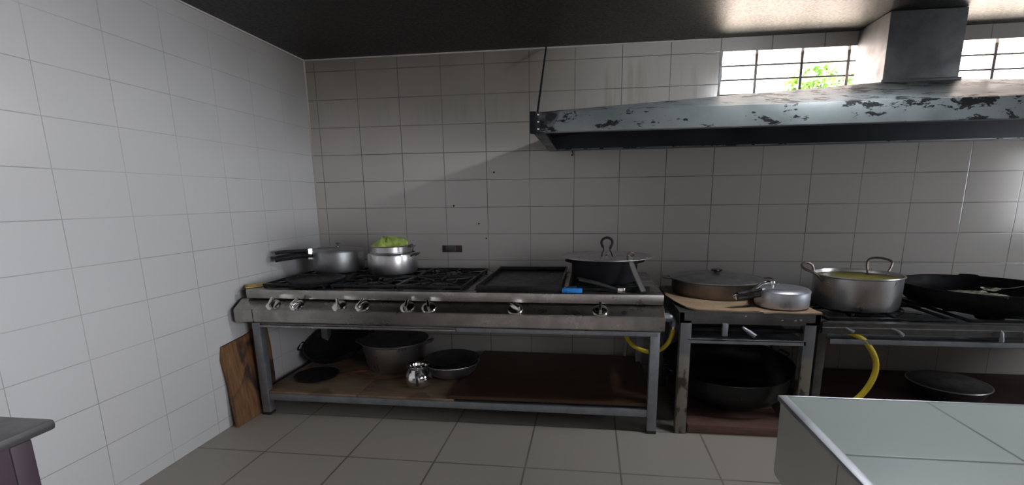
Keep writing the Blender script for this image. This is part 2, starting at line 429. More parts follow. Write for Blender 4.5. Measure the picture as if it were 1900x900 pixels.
hk = thing('wall_hook', 'small black hook under the left end of the extractor hood', 'hook', (1.985, 0, 1.63))
b = B(); tube(b, [(0, 0, .014), (0, -.02, .008), (.004, -.03, -.008), (0, -.022, -.018), (-.008, -.014, -.012)], .004, 8); finish(b, 'hook', M['iron'], hk)

# ------------------------------------------------------------------ stove 1
ST = thing('gas_range', 'long stainless steel gas range with eight chrome knobs', 'stove', (1.3, -1.03, 0))
OX, OY = 1.3, -1.03
def sp(name, bm, mat, parent=None):
    o = finish(bm, name, mat)
    if parent is None:
        for v in o.data.vertices: v.co -= Vector((OX, OY, 0))
        # keep object coordinates local to the stove origin
        o.parent = ST
    else:
        for v in o.data.vertices: v.co -= Vector((OX, OY, 0))
        o.parent = parent
    return o
sx0, sx1, sy0, sy1 = .085, 2.51, -1.03, -.2
# cooktop: rim frame with sunken pan
b = B()
box(b, (sx0, sy0, .752), (sx1, sy0+.07, .805), .003)
box(b, (sx0, sy1-.05, .752), (sx1, sy1, .805), .003)
box(b, (sx0, sy0+.05, .752), (sx0+.07, sy1-.03, .805), .003)
box(b, (sx1-.10, sy0+.05, .752), (sx1, sy1-.03, .805), .003)
box(b, (1.40, sy0+.05, .752), (1.46, sy1-.03, .805), .003)
box(b, (1.955, sy0+.05, .752), (1.995, sy1-.03, .803), .003)
ct = sp('cooktop', b, M['steel'])
b = B(); box(b, (sx0+.06, sy0+.06, .765), (1.41, sy1-.04, .779), 0); box(b, (1.45, sy0+.06, .765), (1.96, sy1-.04, .779), 0); box(b, (1.99, sy0+.06, .765), (sx1-.09, sy1-.04, .779), 0)
sp('burner_tray', b, M['soot'])
# six burners and grates
gx = (.36, .795, 1.20); gy = (-.80, -.43)
for ix, cx in enumerate(gx):
    for cy in gy:
        b = B()
        hw, hh = .195, .175
        zt = .832
        for s in (-1, 1):
            box(b, (cx-hw, cy+s*hh-.007, zt-.014), (cx+hw, cy+s*hh+.007, zt), .003)
            box(b, (cx+s*hw-.007, cy-hh, zt-.014), (cx+s*hw+.007, cy+hh, zt), .003)
        for k in range(8):
            a = k*PI/4
            r1_ = hw-.005 if k % 4 == 0 else (hh-.005 if k % 4 == 2 else .235)
            p0 = Vector((cx+math.cos(a)*.055, cy+math.sin(a)*.055, zt-.0065)); p1 = Vector((cx+math.cos(a)*r1_, cy+math.sin(a)*r1_, zt-.0065))
            if k % 2: p1 = Vector((cx+math.copysign(hw-.005, math.cos(a)), cy+math.copysign(hh-.005, math.sin(a)), zt-.0065))
            tube(b, [p0, (p0+p1)/2, p1], .0065, 6, 3)
        tube(b, [(cx+.115*math.cos(t), cy+.115*math.sin(t), zt-.008) for t in [q*PI/8 for q in range(16)]], .006, 6, 2, closed=True)
        for s in (-1, 1):
            for s2 in (-1, 1): box(b, (cx+s*(hw-.006)-.006, cy+s2*(hh-.006)-.006, .779), (cx+s*(hw-.006)+.006, cy+s2*(hh-.006)+.006, zt-.004), 0)
        sp('burner_grate', b, M['iron'])
        b = B(); lathe(b, [(0, .815), (.03, .815), (.05, .808), (.052, .80), (.045, .795), (.045, .779), (0, .779)], (cx, cy, 0), 24)
        sp('burner', b, M['dark_steel'])
# griddle: tray with rim and front lip
b = B()
gxa, gxb, gya, gyb = 1.475, 1.965, -1.03+.0, -.21
n_ = 12
box(b, (1.48, -.985, .805), (1.962, -.215, .815), .002)
for a, c in (((1.478, -.99, .81), (1.964, -.978, .838)), ((1.478, -.225, .81), (1.964, -.213, .842)), ((1.478, -.985, .81), (1.49, -.22, .84)), ((1.952, -.985, .81), (1.964, -.22, .84))): box(b, a, c, .004)
gd = sp('griddle', b, M['iron_gloss'])
b = B(); box(b, (1.655, -1.0, .812), (1.80, -.976, .830), .005); sp('grease_spout', b, M['soot'], gd)
b = B()
box(b, (2.0, -.97, .800), (2.41, -.25, .806), .001)
for yy in [-.93+.08*k for k in range(9)]: box(b, (2.01, yy-.008, .804), (2.40, yy+.008, .822), .003)
for xx in (2.01, 2.39): box(b, (xx-.008, -.95, .804), (xx+.008, -.27, .824), .003)
sp('slatted_grate', b, M['iron'])
# control panel: sloping face and apron
def prof_x(bm, pr, x0, x1):
    poly(bm, [(x0, y, z) for y, z in pr], x1-x0, 0)
b = B(); prof_x(b, [(-1.0, .747), (-1.028, .744), (-1.105, .700), (-1.105, .628), (-1.09, .615), (-1.0, .615)], .045, 2.512)
bmesh.ops.bevel(b, geom=b.edges[:], offset=.003, segments=2, affect='EDGES')
cp = sp('control_panel', b, M['steel'])
b = B(); box(b, (.163, -1.1065, .622), (.166, -1.09, .70), 0); sp('panel_seam', b, M['soot'], cp)
b = B(); box(b, (sx0+.01, -1.0, .60), (sx1-.01, -.22, .752), .002); sp('body', b, M['dark_steel'])
sl = math.atan2(.044, .077)
for kx, ang in zip((.278, .428, .69, .83, 1.10, 1.225, 1.715, 2.175), (.2, -.3, .5, -.15, .1, .35, .9, 0)):
    q = Vector((kx, -1.068, .722)); rm = Rx(PI/2-sl-.25)
    rm = Rx(sl)  # axis normal to sloping face
    b = B(); lathe(b, [(0, -.004), (.041, -.004), (.043, .0), (.040, .008), (.027, .013), (.0, .014)], q, 28, Rx(PI/2*.0+sl))
    kb = sp('knob', b, M['chrome'])
    b = B(); 
    rr = Rx(sl) @ Rz(ang)
    bb = bmesh.new(); box(bb, (-.008, -.036, .008), (.008, .031, .040), .006)
    for v in bb.verts: v.co = rr @ v.co + q
    me = bpy.data.meshes.new('t'); bb.to_mesh(me); bb.free(); b.from_mesh(me)
    sp('grip', b, M['chrome'], kb)
b = B(); lathe(b, [(0, .002), (.013, .002), (.016, 0), (0, -.004)], (2.302, -1.078, .7165), 18, Rx(sl)); sp('knob_hole', b, M['soot'], cp)
# frame
def leg(bm, x, y, z1, s=.052, z0=0):
    box(bm, (x, y, z0), (x+s, y+s, z1), .004)
for (x, y) in ((.088, -1.02), (2.450, -1.02), (.088, -.27), (2.450, -.27)):
    b = B(); leg(b, x, y, .60); lg = sp('leg', b, M['frame_steel'])
    b = B(); box(b, (x-.002, y-.002, 0), (x+.054, y+.054, .018), .003); sp('foot', b, M['plastic_black'], lg)
b = B(); box(b, (.10, -1.022, .572), (2.49, -.985, .600), .003); box(b, (.10, -.26, .565), (2.49, -.225, .600), .003); sp('upper_rail', b, M['frame_steel'])
b = B(); box(b, (.12, -1.015, .098), (2.47, -.98, .140), .003); box(b, (.12, -.26, .098), (2.47, -.225, .140), .003)
box(b, (.09, -.99, .098), (.135, -.25, .138), .003); box(b, (2.455, -.99, .098), (2.50, -.25, .138), .003); sp('lower_rail', b, M['frame_steel'])
b = B(); box(b, (.15, -1.045, .578), (1.365, -1.028, .590), .002); box(b, (.15, -1.04, .585), (1.36, -.35, .589), 0); box(b, (.15, -1.04, .585), (.155, -.35, .603), 0); box(b, (1.355, -1.04, .585), (1.36, -.35, .603), 0)
sp('drip_tray', b, M['steel'])
# gas pipe stub at both ends
b = B(); tube(b, [(.06, -1.0, .655), (.02, -1.0, .655)], .021, 14, smooth=False); tube(b, [(.026, -1.0, .655), (.012, -1.0, .655)], .028, 8, smooth=False); sp('gas_inlet', b, M['dark_steel'])
b = B(); tube(b, [(2.50, -.93, .66), (2.555, -.93, .66), (2.585, -.93, .645), (2.585, -.93, .61)], .02, 14, 4); tube(b, [(2.535, -.93, .66), (2.56, -.93, .66)], .026, 8, smooth=False)
sp('gas_elbow', b, M['frame_steel'])
b = B(); tube(b, [(2.42, -.14, .62), (2.385, -.14, .16)], .013, 10, smooth=False); sp('gas_pipe', b, M['white_plastic'])

# yellow gas hoses
hz = thing('gas_hose', 'yellow gas hose curling down from the right end of the long range', 'hose', (2.585, -.93, .61))
b = B(); tube(b, [(0, 0, .0), (-.01, .0, -.06), (-.04, .03, -.13), (-.10, .10, -.185), (-.19, .18, -.18), (-.24, .25, -.13), (-.25, .30, -.05)], .0125, 10); finish(b, 'hose', M['yellow_hose'], hz)
b = B(); tube(b, [(0, 0, .012), (0, 0, -.015)], .015, 10, smooth=False); finish(b, 'clamp', M['chrome'], hz)
hz = thing('gas_hose', 'thick yellow gas hose looping below the right-hand stove', 'hose', (3.46, -.90, .595))
b = B(); tube(b, [(0, 0, 0), (.05, 0, -.004), (.13, 0, -.05), (.195, 0, -.15), (.20, 0, -.25), (.15, 0, -.36), (.05, 0, -.455), (-.04, .02, -.51), (-.10, .06, -.535)], .0155, 12); finish(b, 'hose', M['yellow_hose'], hz)
b = B(); tube(b, [(-.10, 0, .006), (0.0, 0, 0)], .011, 10, smooth=False); tube(b, [(-.02, 0, .001), (.012, 0, 0)], .018, 10, smooth=False); finish(b, 'connector', M['chrome'], hz)

# ------------------------------------------------------------------ shelf boards under stove 1
b = B(); box(b, (0, 0, 0), (.62, .77, .014), .002); o = finish(b, 'shelf_board', M['shelf_plank']); o.location = (.10, -1.012, .141)
tag(o, 'pale brown board on the range shelf, leftmost, holding the black flat pan', 'board', 'boards on the range shelf')
b = B(); box(b, (0, 0, 0), (.60, .77, .014), .002); o = finish(b, 'shelf_board', M['shelf_plank']); o.location = (.728, -1.012, .141)
tag(o, 'pale brown board on the range shelf, under the small steel pot', 'board', 'boards on the range shelf')
b = B(); poly(b, [(1.30, -1.01, .156), (2.445, -1.0, .156), (2.49, -.90, .156), (2.48, -.15, .156), (1.33, -.12, .156)], .02, 2)
o = finish(b, 'greasy_board', M['dark_board']); tag(o, 'large grease-blackened board on the right half of the range shelf', 'board')

# ------------------------------------------------------------------ pots builder
def side_handle(bm, ang, R, z, w=.05, out=.035, rise=0, r=.005):
    ca, sa = math.cos(ang), math.sin(ang); T = Vector((-sa, ca, 0)); O = Vector((ca, sa, 0))
    Z = Vector((0, 0, 1))
    P = [O*(R-.004)+T*w*.5+Z*z, O*(R+out*.75)+T*w*.5+Z*(z+rise*.8), O*(R+out)+T*w*.3+Z*(z+rise), O*(R+out)-T*w*.3+Z*(z+rise), O*(R+out*.75)-T*w*.5+Z*(z+rise*.8), O*(R-.004)-T*w*.5+Z*z]
    tube(bm, P, r, 8, 4)
def pot_prof(R, h, t=.003, br=.02, lip=.005):
    p = [(0, 0), (R-br, 0), (R-br*.35, br*.25), (R, br)]
    p += [(R, h-.008), (R+lip, h-.004), (R+lip, h), (R-t, h), (R-t, br+.004), (R-br, t), (0, t)]
    return p

# pressure cooker on the left burners
pc = thing('pressure_cooker', 'large aluminium pressure cooker with long black handle on the left burners', 'pressure cooker', (.372, -.43, .832))
b = B(); lathe(b, [(0, 0), (.150, 0), (.166, .006), (.172, .022), (.174, .145), (.172, .150), (.150, .152), (0, .152)], n=64); finish(b, 'body', M['worn_aluminium'], pc)
b = B(); lathe(b, [(0, .163), (.10, .161), (.150, .156), (.168, .150), (.1765, .143), (.1765, .137), (.168, .139), (0, .145)], n=64); ld = finish(b, 'lid', M['worn_aluminium'], pc)
b = B(); lathe(b, [(0, .20), (.008, .199), (.010, .19), (.005, .186), (.005, .178), (.012, .176), (.012, .165), (0, .16)], n=16); tube(b, [(-.017, 0, .192), (.017, 0, .192)], .003, 6, smooth=False); finish(b, 'pressure_weight', M['dark_steel'], ld)
d = Vector((-.74, -.62, 0)).normalized(); s_ = Vector((-d.y, d.x, 0))
b = B(); tube(b, [d*.02+Vector((0, 0, .166)), d*.12+Vector((0, 0, .170)), d*.19+Vector((0, 0, .160))], .006, 8, 4, flat=1); finish(b, 'lid_bar', M['chrome'], pc)
b = B(); tube(b, [d*.17+Vector((0, 0, .118)), d*.24+Vector((0, 0, .125)), d*.36+Vector((0, 0, .116)), d*.405+Vector((0, 0, .110))], .023, 12, 5, flat=.9); finish(b, 'body_handle', M['plastic_black'], pc)
b = B(); tube(b, [d*.18+Vector((0, 0, .158)), d*.25+Vector((0, 0, .156)), d*.36+Vector((0, 0, .156)), d*.40+Vector((0, 0, .150))], .015, 12, 5, flat=.8); finish(b, 'lid_handle', M['plastic_black'], pc)
b = B(); box(b, (-.012, -.018, .10), (.012, .018, .165), .003, Rz(math.atan2(d.y, d.x)), (0, 0, 0))
for v in b.verts: v.co += d*.185
finish(b, 'handle_bracket', M['chrome'], pc)

# flat black pan on front left burner
fp = thing('flat_griddle_pan', 'flat round black iron pan on the front left burner', 'pan', (.44, -.86, .832))
b = B(); lathe(b, [(0, 0), (.15, 0), (.168, .006), (.172, .020), (.166, .020), (.150, .008), (0, .006)], n=48); finish(b, 'pan', M['iron'], fp)
b = B(); tube(b, [(.165, .02, .016), (.25, .04, .024), (.36, .07, .026)], .007, 8, 4, flat=.6); finish(b, 'handle', M['iron'], fp)

# big aluminium pot with smaller pot and lime cloth
bp_ = thing('cooking_pot', 'round aluminium pot on the range with a smaller steel pot nested in it', 'pot', (.798, -.50, .832))
b = B(); lathe(b, [(0, 0), (.135, 0), (.156, .008), (.163, .03), (.165, .125), (.162, .134), (.150, .142), (.149, .139), (.159, .130), (.160, .03), (.15, .006), (0, .004)], n=64); finish(b, 'body', M['aluminium'], bp_)
b = B()
side_handle(b, -.25, .160, .120, .05, .04, .02, .006); finish(b, 'side_handle', M['dark_steel'], bp_)
ip = thing('inner_pot', 'small steel pot sitting inside the round aluminium pot, topped with lime cloth', 'pot', (.79, -.50, .837))
b = B(); lathe(b, [(0, 0), (.10, 0), (.112, .01), (.118, .12), (.121, .130), (.138, .134), (.138, .139), (.130, .142), (.130, .176), (.135, .180), (.130, .183), (.126, .179), (.125, .14), (.112, .125), (.108, .012), (0, .006)], n=56); finish(b, 'body', M['aluminium'], ip)
b = B(); tube(b, [(.125, -.02, .172), (.155, -.025, .190), (.165, -.03, .170), (.155, -.03, .150)], .005, 8); side_handle(b, .2, .128, .165, .03, .03, .01, .0045); finish(b, 'handle', M['dark_steel'], ip)
b = B(); rg = random.Random(5)
n_ = 40; rings = []
for i in range(9):
    t = i/8; rr = .126*(1-t)**.75; ring = []
    for k in range(n_):
        a = 2*PI*k/n_
        hgt = .012+.058*t+.022*math.sin(3*a+1.2)*math.sin(PI*min(1, t*1.3))+.012*math.sin(7*a+t*5)*math.sin(PI*t)+.006*math.sin(13*a)
        q = 1+.05*math.sin(5*a+t*4)
        if i == 0: hgt = .002; q = 1
        ring.append(b.verts.new((rr*q*math.cos(a)-.010*t, rr*q*math.sin(a), hgt)))
    rings.append(ring)
for a_, c_ in zip(rings, rings[1:]):
    for k in range(n_): b.faces.new((a_[k], a_[(k+1) % n_], c_[(k+1) % n_], c_[k]))
b.faces.new(rings[-1]); b.faces.new(rings[0][::-1])
o = finish(b, 'lime_cloth', M['green'], sharp=80); o.location = (.785, -.50, 1.006)
tag(o, 'crumpled lime green cloth heaped on the small steel pot', 'cloth')

# bamboo spatulas on left corner
for i, (p, rz, ln, lab) in enumerate((((.05, -.985, .806), .75, .26, 'flat yellow bamboo strip on the left corner of the range, lying nearest the front'), ((.035, -.955, .8125), .98, .27, 'flat yellow bamboo strip on the left corner of the range, lying on top behind'))):
    b = B(); box(b, (0, -.017, 0), (ln, .017, .006), .002)
    for v in b.verts: v.co.y *= 1.6-.9*v.co.x/ln; v.co.z += .006*math.sin(PI*v.co.x/ln)
    o = finish(b, 'bamboo_strip', M['bamboo']); o.location = p; o.rotation_euler = (0, 0, rz); tag(o, lab, 'utensil', 'bamboo strips on the range')

# deep black pot with wide lid
dp = thing('deep_pot', 'deep soot-black pot at the right end of the range under a wide flat lid', 'pot', (2.205, -.66, .825))
b = B(); lathe(b, pot_prof(.196, .143, .004, .012, .004), n=56); finish(b, 'body', M['soot'], dp)
for k in (0, 1):
    b = B(); side_handle(b, k*PI, .196, .11, .07, .035, .01, .006); finish(b, 'side_handle', M['iron'], dp)
wl = thing('pot_lid', 'wide flat aluminium lid with a tall black wire loop on the deep black pot', 'lid', (2.215, -.66, .969))
b = B(); lathe(b, [(0, .012), (.06, .011), (.20, .004), (.262, .001), (.270, .004), (.271, .001), (.262, -.001), (.2, 0.001), (0, .009)], n=64); finish(b, 'disc', M['aluminium'], wl)
b = B(); tube(b, [(-.030, -.10, .006), (-.026, -.09, .03), (-.018, -.08, .05), (-.031, -.075, .085), (-.024, -.073, .108), (0, -.072, .117), (.024, -.073, .108), (.031, -.075, .085), (.018, -.08, .05), (.026, -.09, .03), (.034, -.10, .006)], [.0035, .0035, .0075, .0075, .0075, .0075, .0075, .0035, .0035], 10, 5); finish(b, 'wire_loop', M['iron'], wl)
b = B(); lathe(b, [(0, .03), (.006, .028), (.004, .016), (.010, .008), (0, .008)], (0, -.06, 0), 14); finish(b, 'rivet', M['chrome'], wl)
# tongs
tg = thing('tongs', 'flat steel tongs with a shiny end resting on the range front by the deep pot', 'tongs', (2.275, -1.0, .825))
dd = (Vector((2.035, -.86, .865))-Vector((2.275, -1.0, .825)))
for k in (-1, 1):
    o_ = Vector((.006*k, .012*k, 0))
    b = B(); tube(b, [Vector((0, 0, .0)), dd*.45+o_*1.2+Vector((0, 0, .004)), dd*(.98 if k > 0 else .86)+o_*1.5], .011, 8, 5, flat=.5); finish(b, 'arm', M['worn_aluminium'], tg)
b = B(); box(b, (-.008, -.018, -.014), (.032, .012, .014), .004); box(b, (.002, -.020, -.008), (.026, -.014, .004), .001); finish(b, 'end_cap', M['chrome'], tg)
# long dark spatula leaning on lid
dsx = thing('long_spatula', 'long dark spatula leaning from the range edge on the wide lid', 'spatula', (2.405, -1.01, .811))
b = B(); tube(b, [(0, 0, .006), (-.03, .06, .07), (-.06, .125, .145), (-.068, .14, .185)], .019, 10, 5, flat=.35); finish(b, 'shaft', M['spatula'], dsx)
b = B(); box(b, (-.035, -.006, .0), (.035, .05, .008), .003, Rx(.5), (0, 0, 0)); finish(b, 'blade', M['iron'], dsx)
b = B(); tube(b, [(-.066, .135, .178), (-.080, .13, .195), (-.062, .12, .206), (-.045, .135, .195), (-.058, .14, .18)], .005, 8); finish(b, 'hook_end', M['bronze_pan'], dsx)
# blue lighter
bl = thing('gas_lighter', 'bright blue plastic gas lighter on the front edge of the range', 'lighter', (2.022, -1.0, .806))
b = B(); box(b, (-.056, -.018, 0), (.056, .014, .026), .008); finish(b, 'body', M['blue'], bl)
b = B(); box(b, (-.022, .006, .024), (.024, .012, .036), .003); finish(b, 'trigger', M['plastic_black'], bl)
b = B(); tube(b, [(-.03, .0, .028), (.02, .0, .034)], .005, 8, smooth=False); finish(b, 'barrel', M['chrome'], bl)

# ------------------------------------------------------------------ under stove 1
SZ = .156
def wok(name, label, loc, R, h, mat, handles=True, ang=0, flat=.35, n=56, grp=None):
    w_ = thing(name, label, 'pan' if 'pan' in name else 'wok', loc, grp)
    pr = [(0, 0)]; fr_ = R*flat
    for i in range(1, 11):
        t = i/10; pr.append((fr_+(R-fr_)*math.sin(t*PI/2)**.9 if i else 0, h*(1-math.cos(t*PI/2)**.9)*.92+.0))
    pr.insert(1, (fr_, 0)); pr += [(R+.004, h), (R, h+.002), (R-.005, h-.001)]
    for i in range(9, 0, -1):
        t = i/10; pr.append((fr_+(R-fr_)*math.sin(t*PI/2)**.9-.005, h*(1-math.cos(t*PI/2)**.9)*.92+.004))
    pr += [(fr_-.004, .005), (0, .005)]
    b = B(); lathe(b, pr, n=n); finish(b, 'bowl', mat, w_)
    if handles:
        for k in (0, 1):
            b = B(); side_handle(b, ang+k*PI, R, h-.012, .09, .04, .012, .006); finish(b, 'handle', mat, w_)
    return w_
wk = wok('wok', 'black iron wok tilted against the wall on the range shelf', (.30, -.36, SZ+.075), .235, .085, M['iron_gloss'], ang=.2)
wk.rotation_euler = (.38, -.08, 0); wk.location = (.275, -.35, SZ+.075)
sp_ = thing('steel_pot', 'large steel pot with a dished lid on the range shelf', 'pot', (.76, -.47, SZ))
b = B(); lathe(b, [(0, 0), (.16, 0), (.185, .01), (.20, .05), (.222, .185), (.235, .195), (.232, .2), (.218, .19), (.195, .05), (.18, .008), (0, .006)], n=64); finish(b, 'body', M['aluminium'], sp_)
for k in (0, 1):
    b = B(); side_handle(b, .1+k*PI, .222, .175, .08, .045, .015, .007); finish(b, 'side_handle', M['dark_steel'], sp_)
b = B(); lathe(b, [(0, .190), (.13, .188), (.185, .205), (.232, .207), (.238, .203), (.232, .2005), (.18, .2), (.12, .182), (0, .184)], n=64); ld = finish(b, 'lid', M['dark_steel'], sp_); ld['label'] = 'dark steel lid'
bw = thing('mixing_bowl', 'shallow steel bowl on the range shelf beside the large steel pot', 'bowl', (1.205, -.60, SZ))
b = B(); lathe(b, [(0, 0), (.09, 0), (.13, .012), (.165, .05), (.182, .092), (.190, .095), (.189, .099), (.178, .096), (.160, .052), (.125, .018), (.088, .006), (0, .006)], n=64); finish(b, 'bowl', M['satin_aluminium'], bw)
bb_ = thing('dark_basin', 'dark shallow basin stacked in the steel bowl on the range shelf', 'basin', (1.210, -.597, SZ+.064))
b = B(); lathe(b, [(0, 0), (.10, 0), (.14, .015), (.175, .052), (.183, .056), (.178, .058), (.138, .022), (.098, .006), (0, .006)], n=56); finish(b, 'basin', M['dark_steel'], bb_)
jr = thing('round_jug', 'small bulbous shiny steel jug with a black handle on the range shelf', 'jug', (1.055, -.835, SZ))
b = B(); lathe(b, [(0, 0), (.045, 0), (.062, .006), (.080, .028), (.086, .058), (.078, .090), (.062, .112), (.056, .122), (.060, .134), (.071, .144), (.069, .146), (.056, .136), (.052, .122), (.058, .110), (.074, .088), (.081, .058), (.075, .03), (.058, .010), (0, .005)], n=48); finish(b, 'body', M['chrome'], jr)
b = B(); tube(b, [(.02, -.066, .108), (.022, -.094, .105), (.024, -.100, .075), (.024, -.094, .040)], .0075, 8, 5); finish(b, 'handle', M['plastic_black'], jr)
b = B(); tube(b, [(.018, -.052, .112), (.021, -.078, .112)], .006, 8, smooth=False); finish(b, 'bracket', M['chrome'], jr)
fp = thing('frying_pan', 'flat black pan with a red wooden handle on the left of the range shelf', 'pan', (.30, -.73, SZ))
b = B(); lathe(b, [(0, 0), (.125, 0), (.142, .006), (.146, .016), (.140, .017), (.124, .008), (0, .006)], n=48); finish(b, 'pan', M['iron'], fp)
b = B(); tube(b, [(.14, .02, .012), (.20, .035, .022), (.24, .045, .024)], .008, 8, 3, flat=.5); tube(b, [(.23, .042, .024), (.28, .055, .026), (.33, .065, .026)], [.011, .015, .017, .015, .012], 10, 5, flat=.7); finish(b, 'handle', M['redwood'], fp)
b = B(); tube(b, [(0, 0, 0), (.10, .0, .004), (.2, .03, .004), (.28, .10, .0)], .009, 8, flat=.5)
o = finish(b, 'red_wooden_spoon', M['redwood']); o.location = (.66, -.76, SZ+.006); tag(o, 'dark red wooden spoon lying before the large steel pot on the shelf', 'spoon')

# leaning plywood board
b = B()
out = [(-1.21, .0), (-.90, .0), (-.84, .02), (-.815, .20), (-.80, .40), (-.80, .52), (-.90, .525), (-1.0, .51), (-1.195, .495), (-1.215, .42), (-1.20, .25), (-1.205, .1)]
poly(b, [(.03, y, z) for y, z in out], .022, 0)
bmesh.ops.bevel(b, geom=b.edges[:], offset=.003, segments=1, affect='EDGES')
for v in b.verts: v.co.x += (1-v.co.z/.52)*.045-.028+.006*math.sin(v.co.y*22)
o = finish(b, 'plywood_offcut', M['card_wood']); tag(o, 'scorched brown plywood offcut leaning on the left wall beside the range leg', 'board')

# ------------------------------------------------------------------ table 2 (burner stand)
T2 = thing('burner_stand', 'narrow dark steel burner stand with chipped greasy legs between the two stoves', 'stand', (0, 0, 0))
tx0, tx1, ty0, ty1 = 2.60, 3.315, -1.0, -.22
b = B(); box(b, (tx0, ty0, .645), (tx1, ty0+.03, .712), .003); box(b, (tx0, ty1-.03, .645), (tx1, ty1, .712), .003); box(b, (tx0, ty0, .645), (tx0+.03, ty1, .712), .003); box(b, (tx1-.03, ty0, .645), (tx1, ty1, .712), .003)
box(b, (tx0-.003, ty0-.003, .706), (tx1+.003, ty1, .714), .002)
finish(b, 'top_frame', M['dark_steel'], T2)
for (x, y) in ((tx0+.01, ty0), (tx1-.075, ty0), (tx0+.01, ty1-.06), (tx1-.075, ty1-.06)):
    b = B(); box(b, (x, y, 0), (x+.058, y+.055, .665), .004); lg = finish(b, 'leg', M['greasy_leg'] if y == ty0 else M['dark_steel'], T2)
b = B(); box(b, (tx0+.06, ty0+.0, .535), (tx1-.06, ty0+.018, .560), .002); box(b, (tx0+.05, ty0, .553), (tx1-.06, ty1, .558), 0); finish(b, 'drip_tray', M['frame_steel'], T2)
b = B(); box(b, (2.82, -1.03, .585), (2.85, -1.0, .655), .006); finish(b, 'valve', M['frame_steel'], T2)
b = B(); tube(b, [(2.925, -1.012, .635), (2.945, -1.02, .62), (2.985, -1.035, .592)], [.006, .009, .012, .014], 10, 3); finish(b, 'valve', M['frame_steel'], T2)
b = B(); tube(b, [(2.68, -.975, .61), (3.25, -.975, .61)], .012, 10, smooth=False); finish(b, 'gas_manifold', M['soot'], T2)
for x, z in ((2.94, .69), (3.125, .672), (3.19, .672), (3.215, .676)):
    b = B(); lathe(b, [(0, .004), (.005, .003), (.007, 0), (0, 0)], (x, ty0-.001, z), 10, Rx(PI/2)); finish(b, 'bolt', M['chrome'], T2)
# cardboard
b = B(); rg = random.Random(11)
out = [(2.585, -.50), (2.575, -.66), (2.60, -.80), (2.625, -.90), (2.645, -.955), (2.70, -.985), (2.80, -.99), (2.90, -1.005), (2.985, -1.0), (3.02, -1.03), (3.10, -1.018), (3.2, -1.03), (3.31, -1.015), (3.30, -.93), (3.29, -.7), (3.29, -.30), (2.62, -.30)]
poly(b, [(x, y, .715) for x, y in out], .007, 2)
for v in b.verts:
    if v.co.x < 2.7: v.co.z += (2.7-v.co.x)*.10
o = finish(b, 'cardboard_sheet', M['cardboard']); tag(o, 'torn brown cardboard sheet on top of the narrow burner stand', 'cardboard')
# large lidded pan
lp = thing('lidded_pan', 'wide browned pan with a domed lid on the cardboard sheet', 'pan', (2.893, -.535, .723))
b = B(); lathe(b, pot_prof(.262, .100, .004, .03, .006), n=64); finish(b, 'body', M['bronze_pan'], lp)
b = B(); lathe(b, [(0, .132), (.10, .129), (.19, .120), (.245, .109), (.264, .102), (.273, .104), (.273, .099), (.26, .098), (.19, .113), (0, .126)], n=64); ld = finish(b, 'lid', M['worn_aluminium'], lp)
b = B(); lathe(b, [(0, .156), (.030, .155), (.034, .149), (.028, .142), (.014, .138), (.014, .126), (0, .126)], n=20); finish(b, 'lid_knob', M['plastic_black'], ld)
for k in (0, 1):
    b = B(); side_handle(b, k*PI-.1, .262, .095, .09, .055, .006, .0055); finish(b, 'side_handle', M['bronze_pan'], lp)
# small pressure cooker
pc = thing('pressure_cooker', 'small satin aluminium pressure cooker on the right front of the cardboard sheet', 'pressure cooker', (3.157, -.875, .723))
b = B(); lathe(b, [(0, 0), (.115, 0), (.130, .006), (.136, .020), (.137, .085), (.134, .096), (0, .098)], n=64); finish(b, 'body', M['satin_aluminium'], pc)
b = B(); lathe(b, [(0, .106), (.085, .1065), (.092, .109), (.105, .108), (.128, .102), (.1385, .092), (.1385, .086), (.13, .088), (0, .09)], n=64); ld = finish(b, 'lid', M['satin_aluminium'], pc)
d = Vector((-.90, -.30, 0)).normalized()
b = B(); tube(b, [(-.03, .03, .128), (-.03, -.02, .126)], .006, 8, smooth=False)
lathe(b, [(0, .14), (.014, .139), (.016, .128), (.010, .12), (.010, .105), (0, .105)], (-.055, .0, 0), 16); finish(b, 'pressure_weight', M['chrome'], ld)
b = B(); tube(b, [Vector((-.06, .0, .135)), Vector((-.06, 0, .135))+d*.05+Vector((0, 0, -.010)), d*.17+Vector((0, 0, .096))], .006, 8); tube(b, [Vector((-.04, .04, .130)), Vector((-.10, .02, .13)), d*.17+Vector((0, .02, .10))], .0045, 8); finish(b, 'lid_bar', M['chrome'], pc)
b = B(); tube(b, [d*.13+Vector((0, 0, .098)), d*.20+Vector((0, 0, .090)), d*.27+Vector((0, 0, .082))], .012, 12, 5, flat=.8); finish(b, 'lid_handle', M['plastic_black'], pc)
b = B(); tube(b, [d*.13+Vector((0, 0, .068)), d*.20+Vector((0, 0, .062)), d*.27+Vector((0, 0, .054))], .013, 12, 5, flat=.8); finish(b, 'body_handle', M['plastic_black'], pc)
b = B(); tube(b, [d*.262+Vector((0, 0, .085)), d*.288+Vector((0, 0, .075)), d*.275+Vector((0, 0, .055)), d*.262+Vector((0, 0, .06))], .0075, 8); finish(b, 'handle_ring', M['chrome'], pc)

# wok & board beneath
b = B()
box(b, (2.68, -.985, .0), (3.235, -.86, .052), .004); box(b, (2.68, -.855, .0), (3.235, -.70, .050), .004); box(b, (2.68, -.695, .0), (3.235, -.25, .05), .004)
o = finish(b, 'low_plank_stand', M['red_board']); tag(o, 'low reddish-brown plank platform on the floor beneath the black wok', 'platform')
wk = wok('wok', 'huge black iron wok stored beneath the narrow burner stand', (2.99, -.55, .052), .385, .225, M['iron_gloss'], ang=.35, flat=.42, n=72)
wk.rotation_euler = (.10, .0, 0); wk.location = (2.985, -.545, .085)

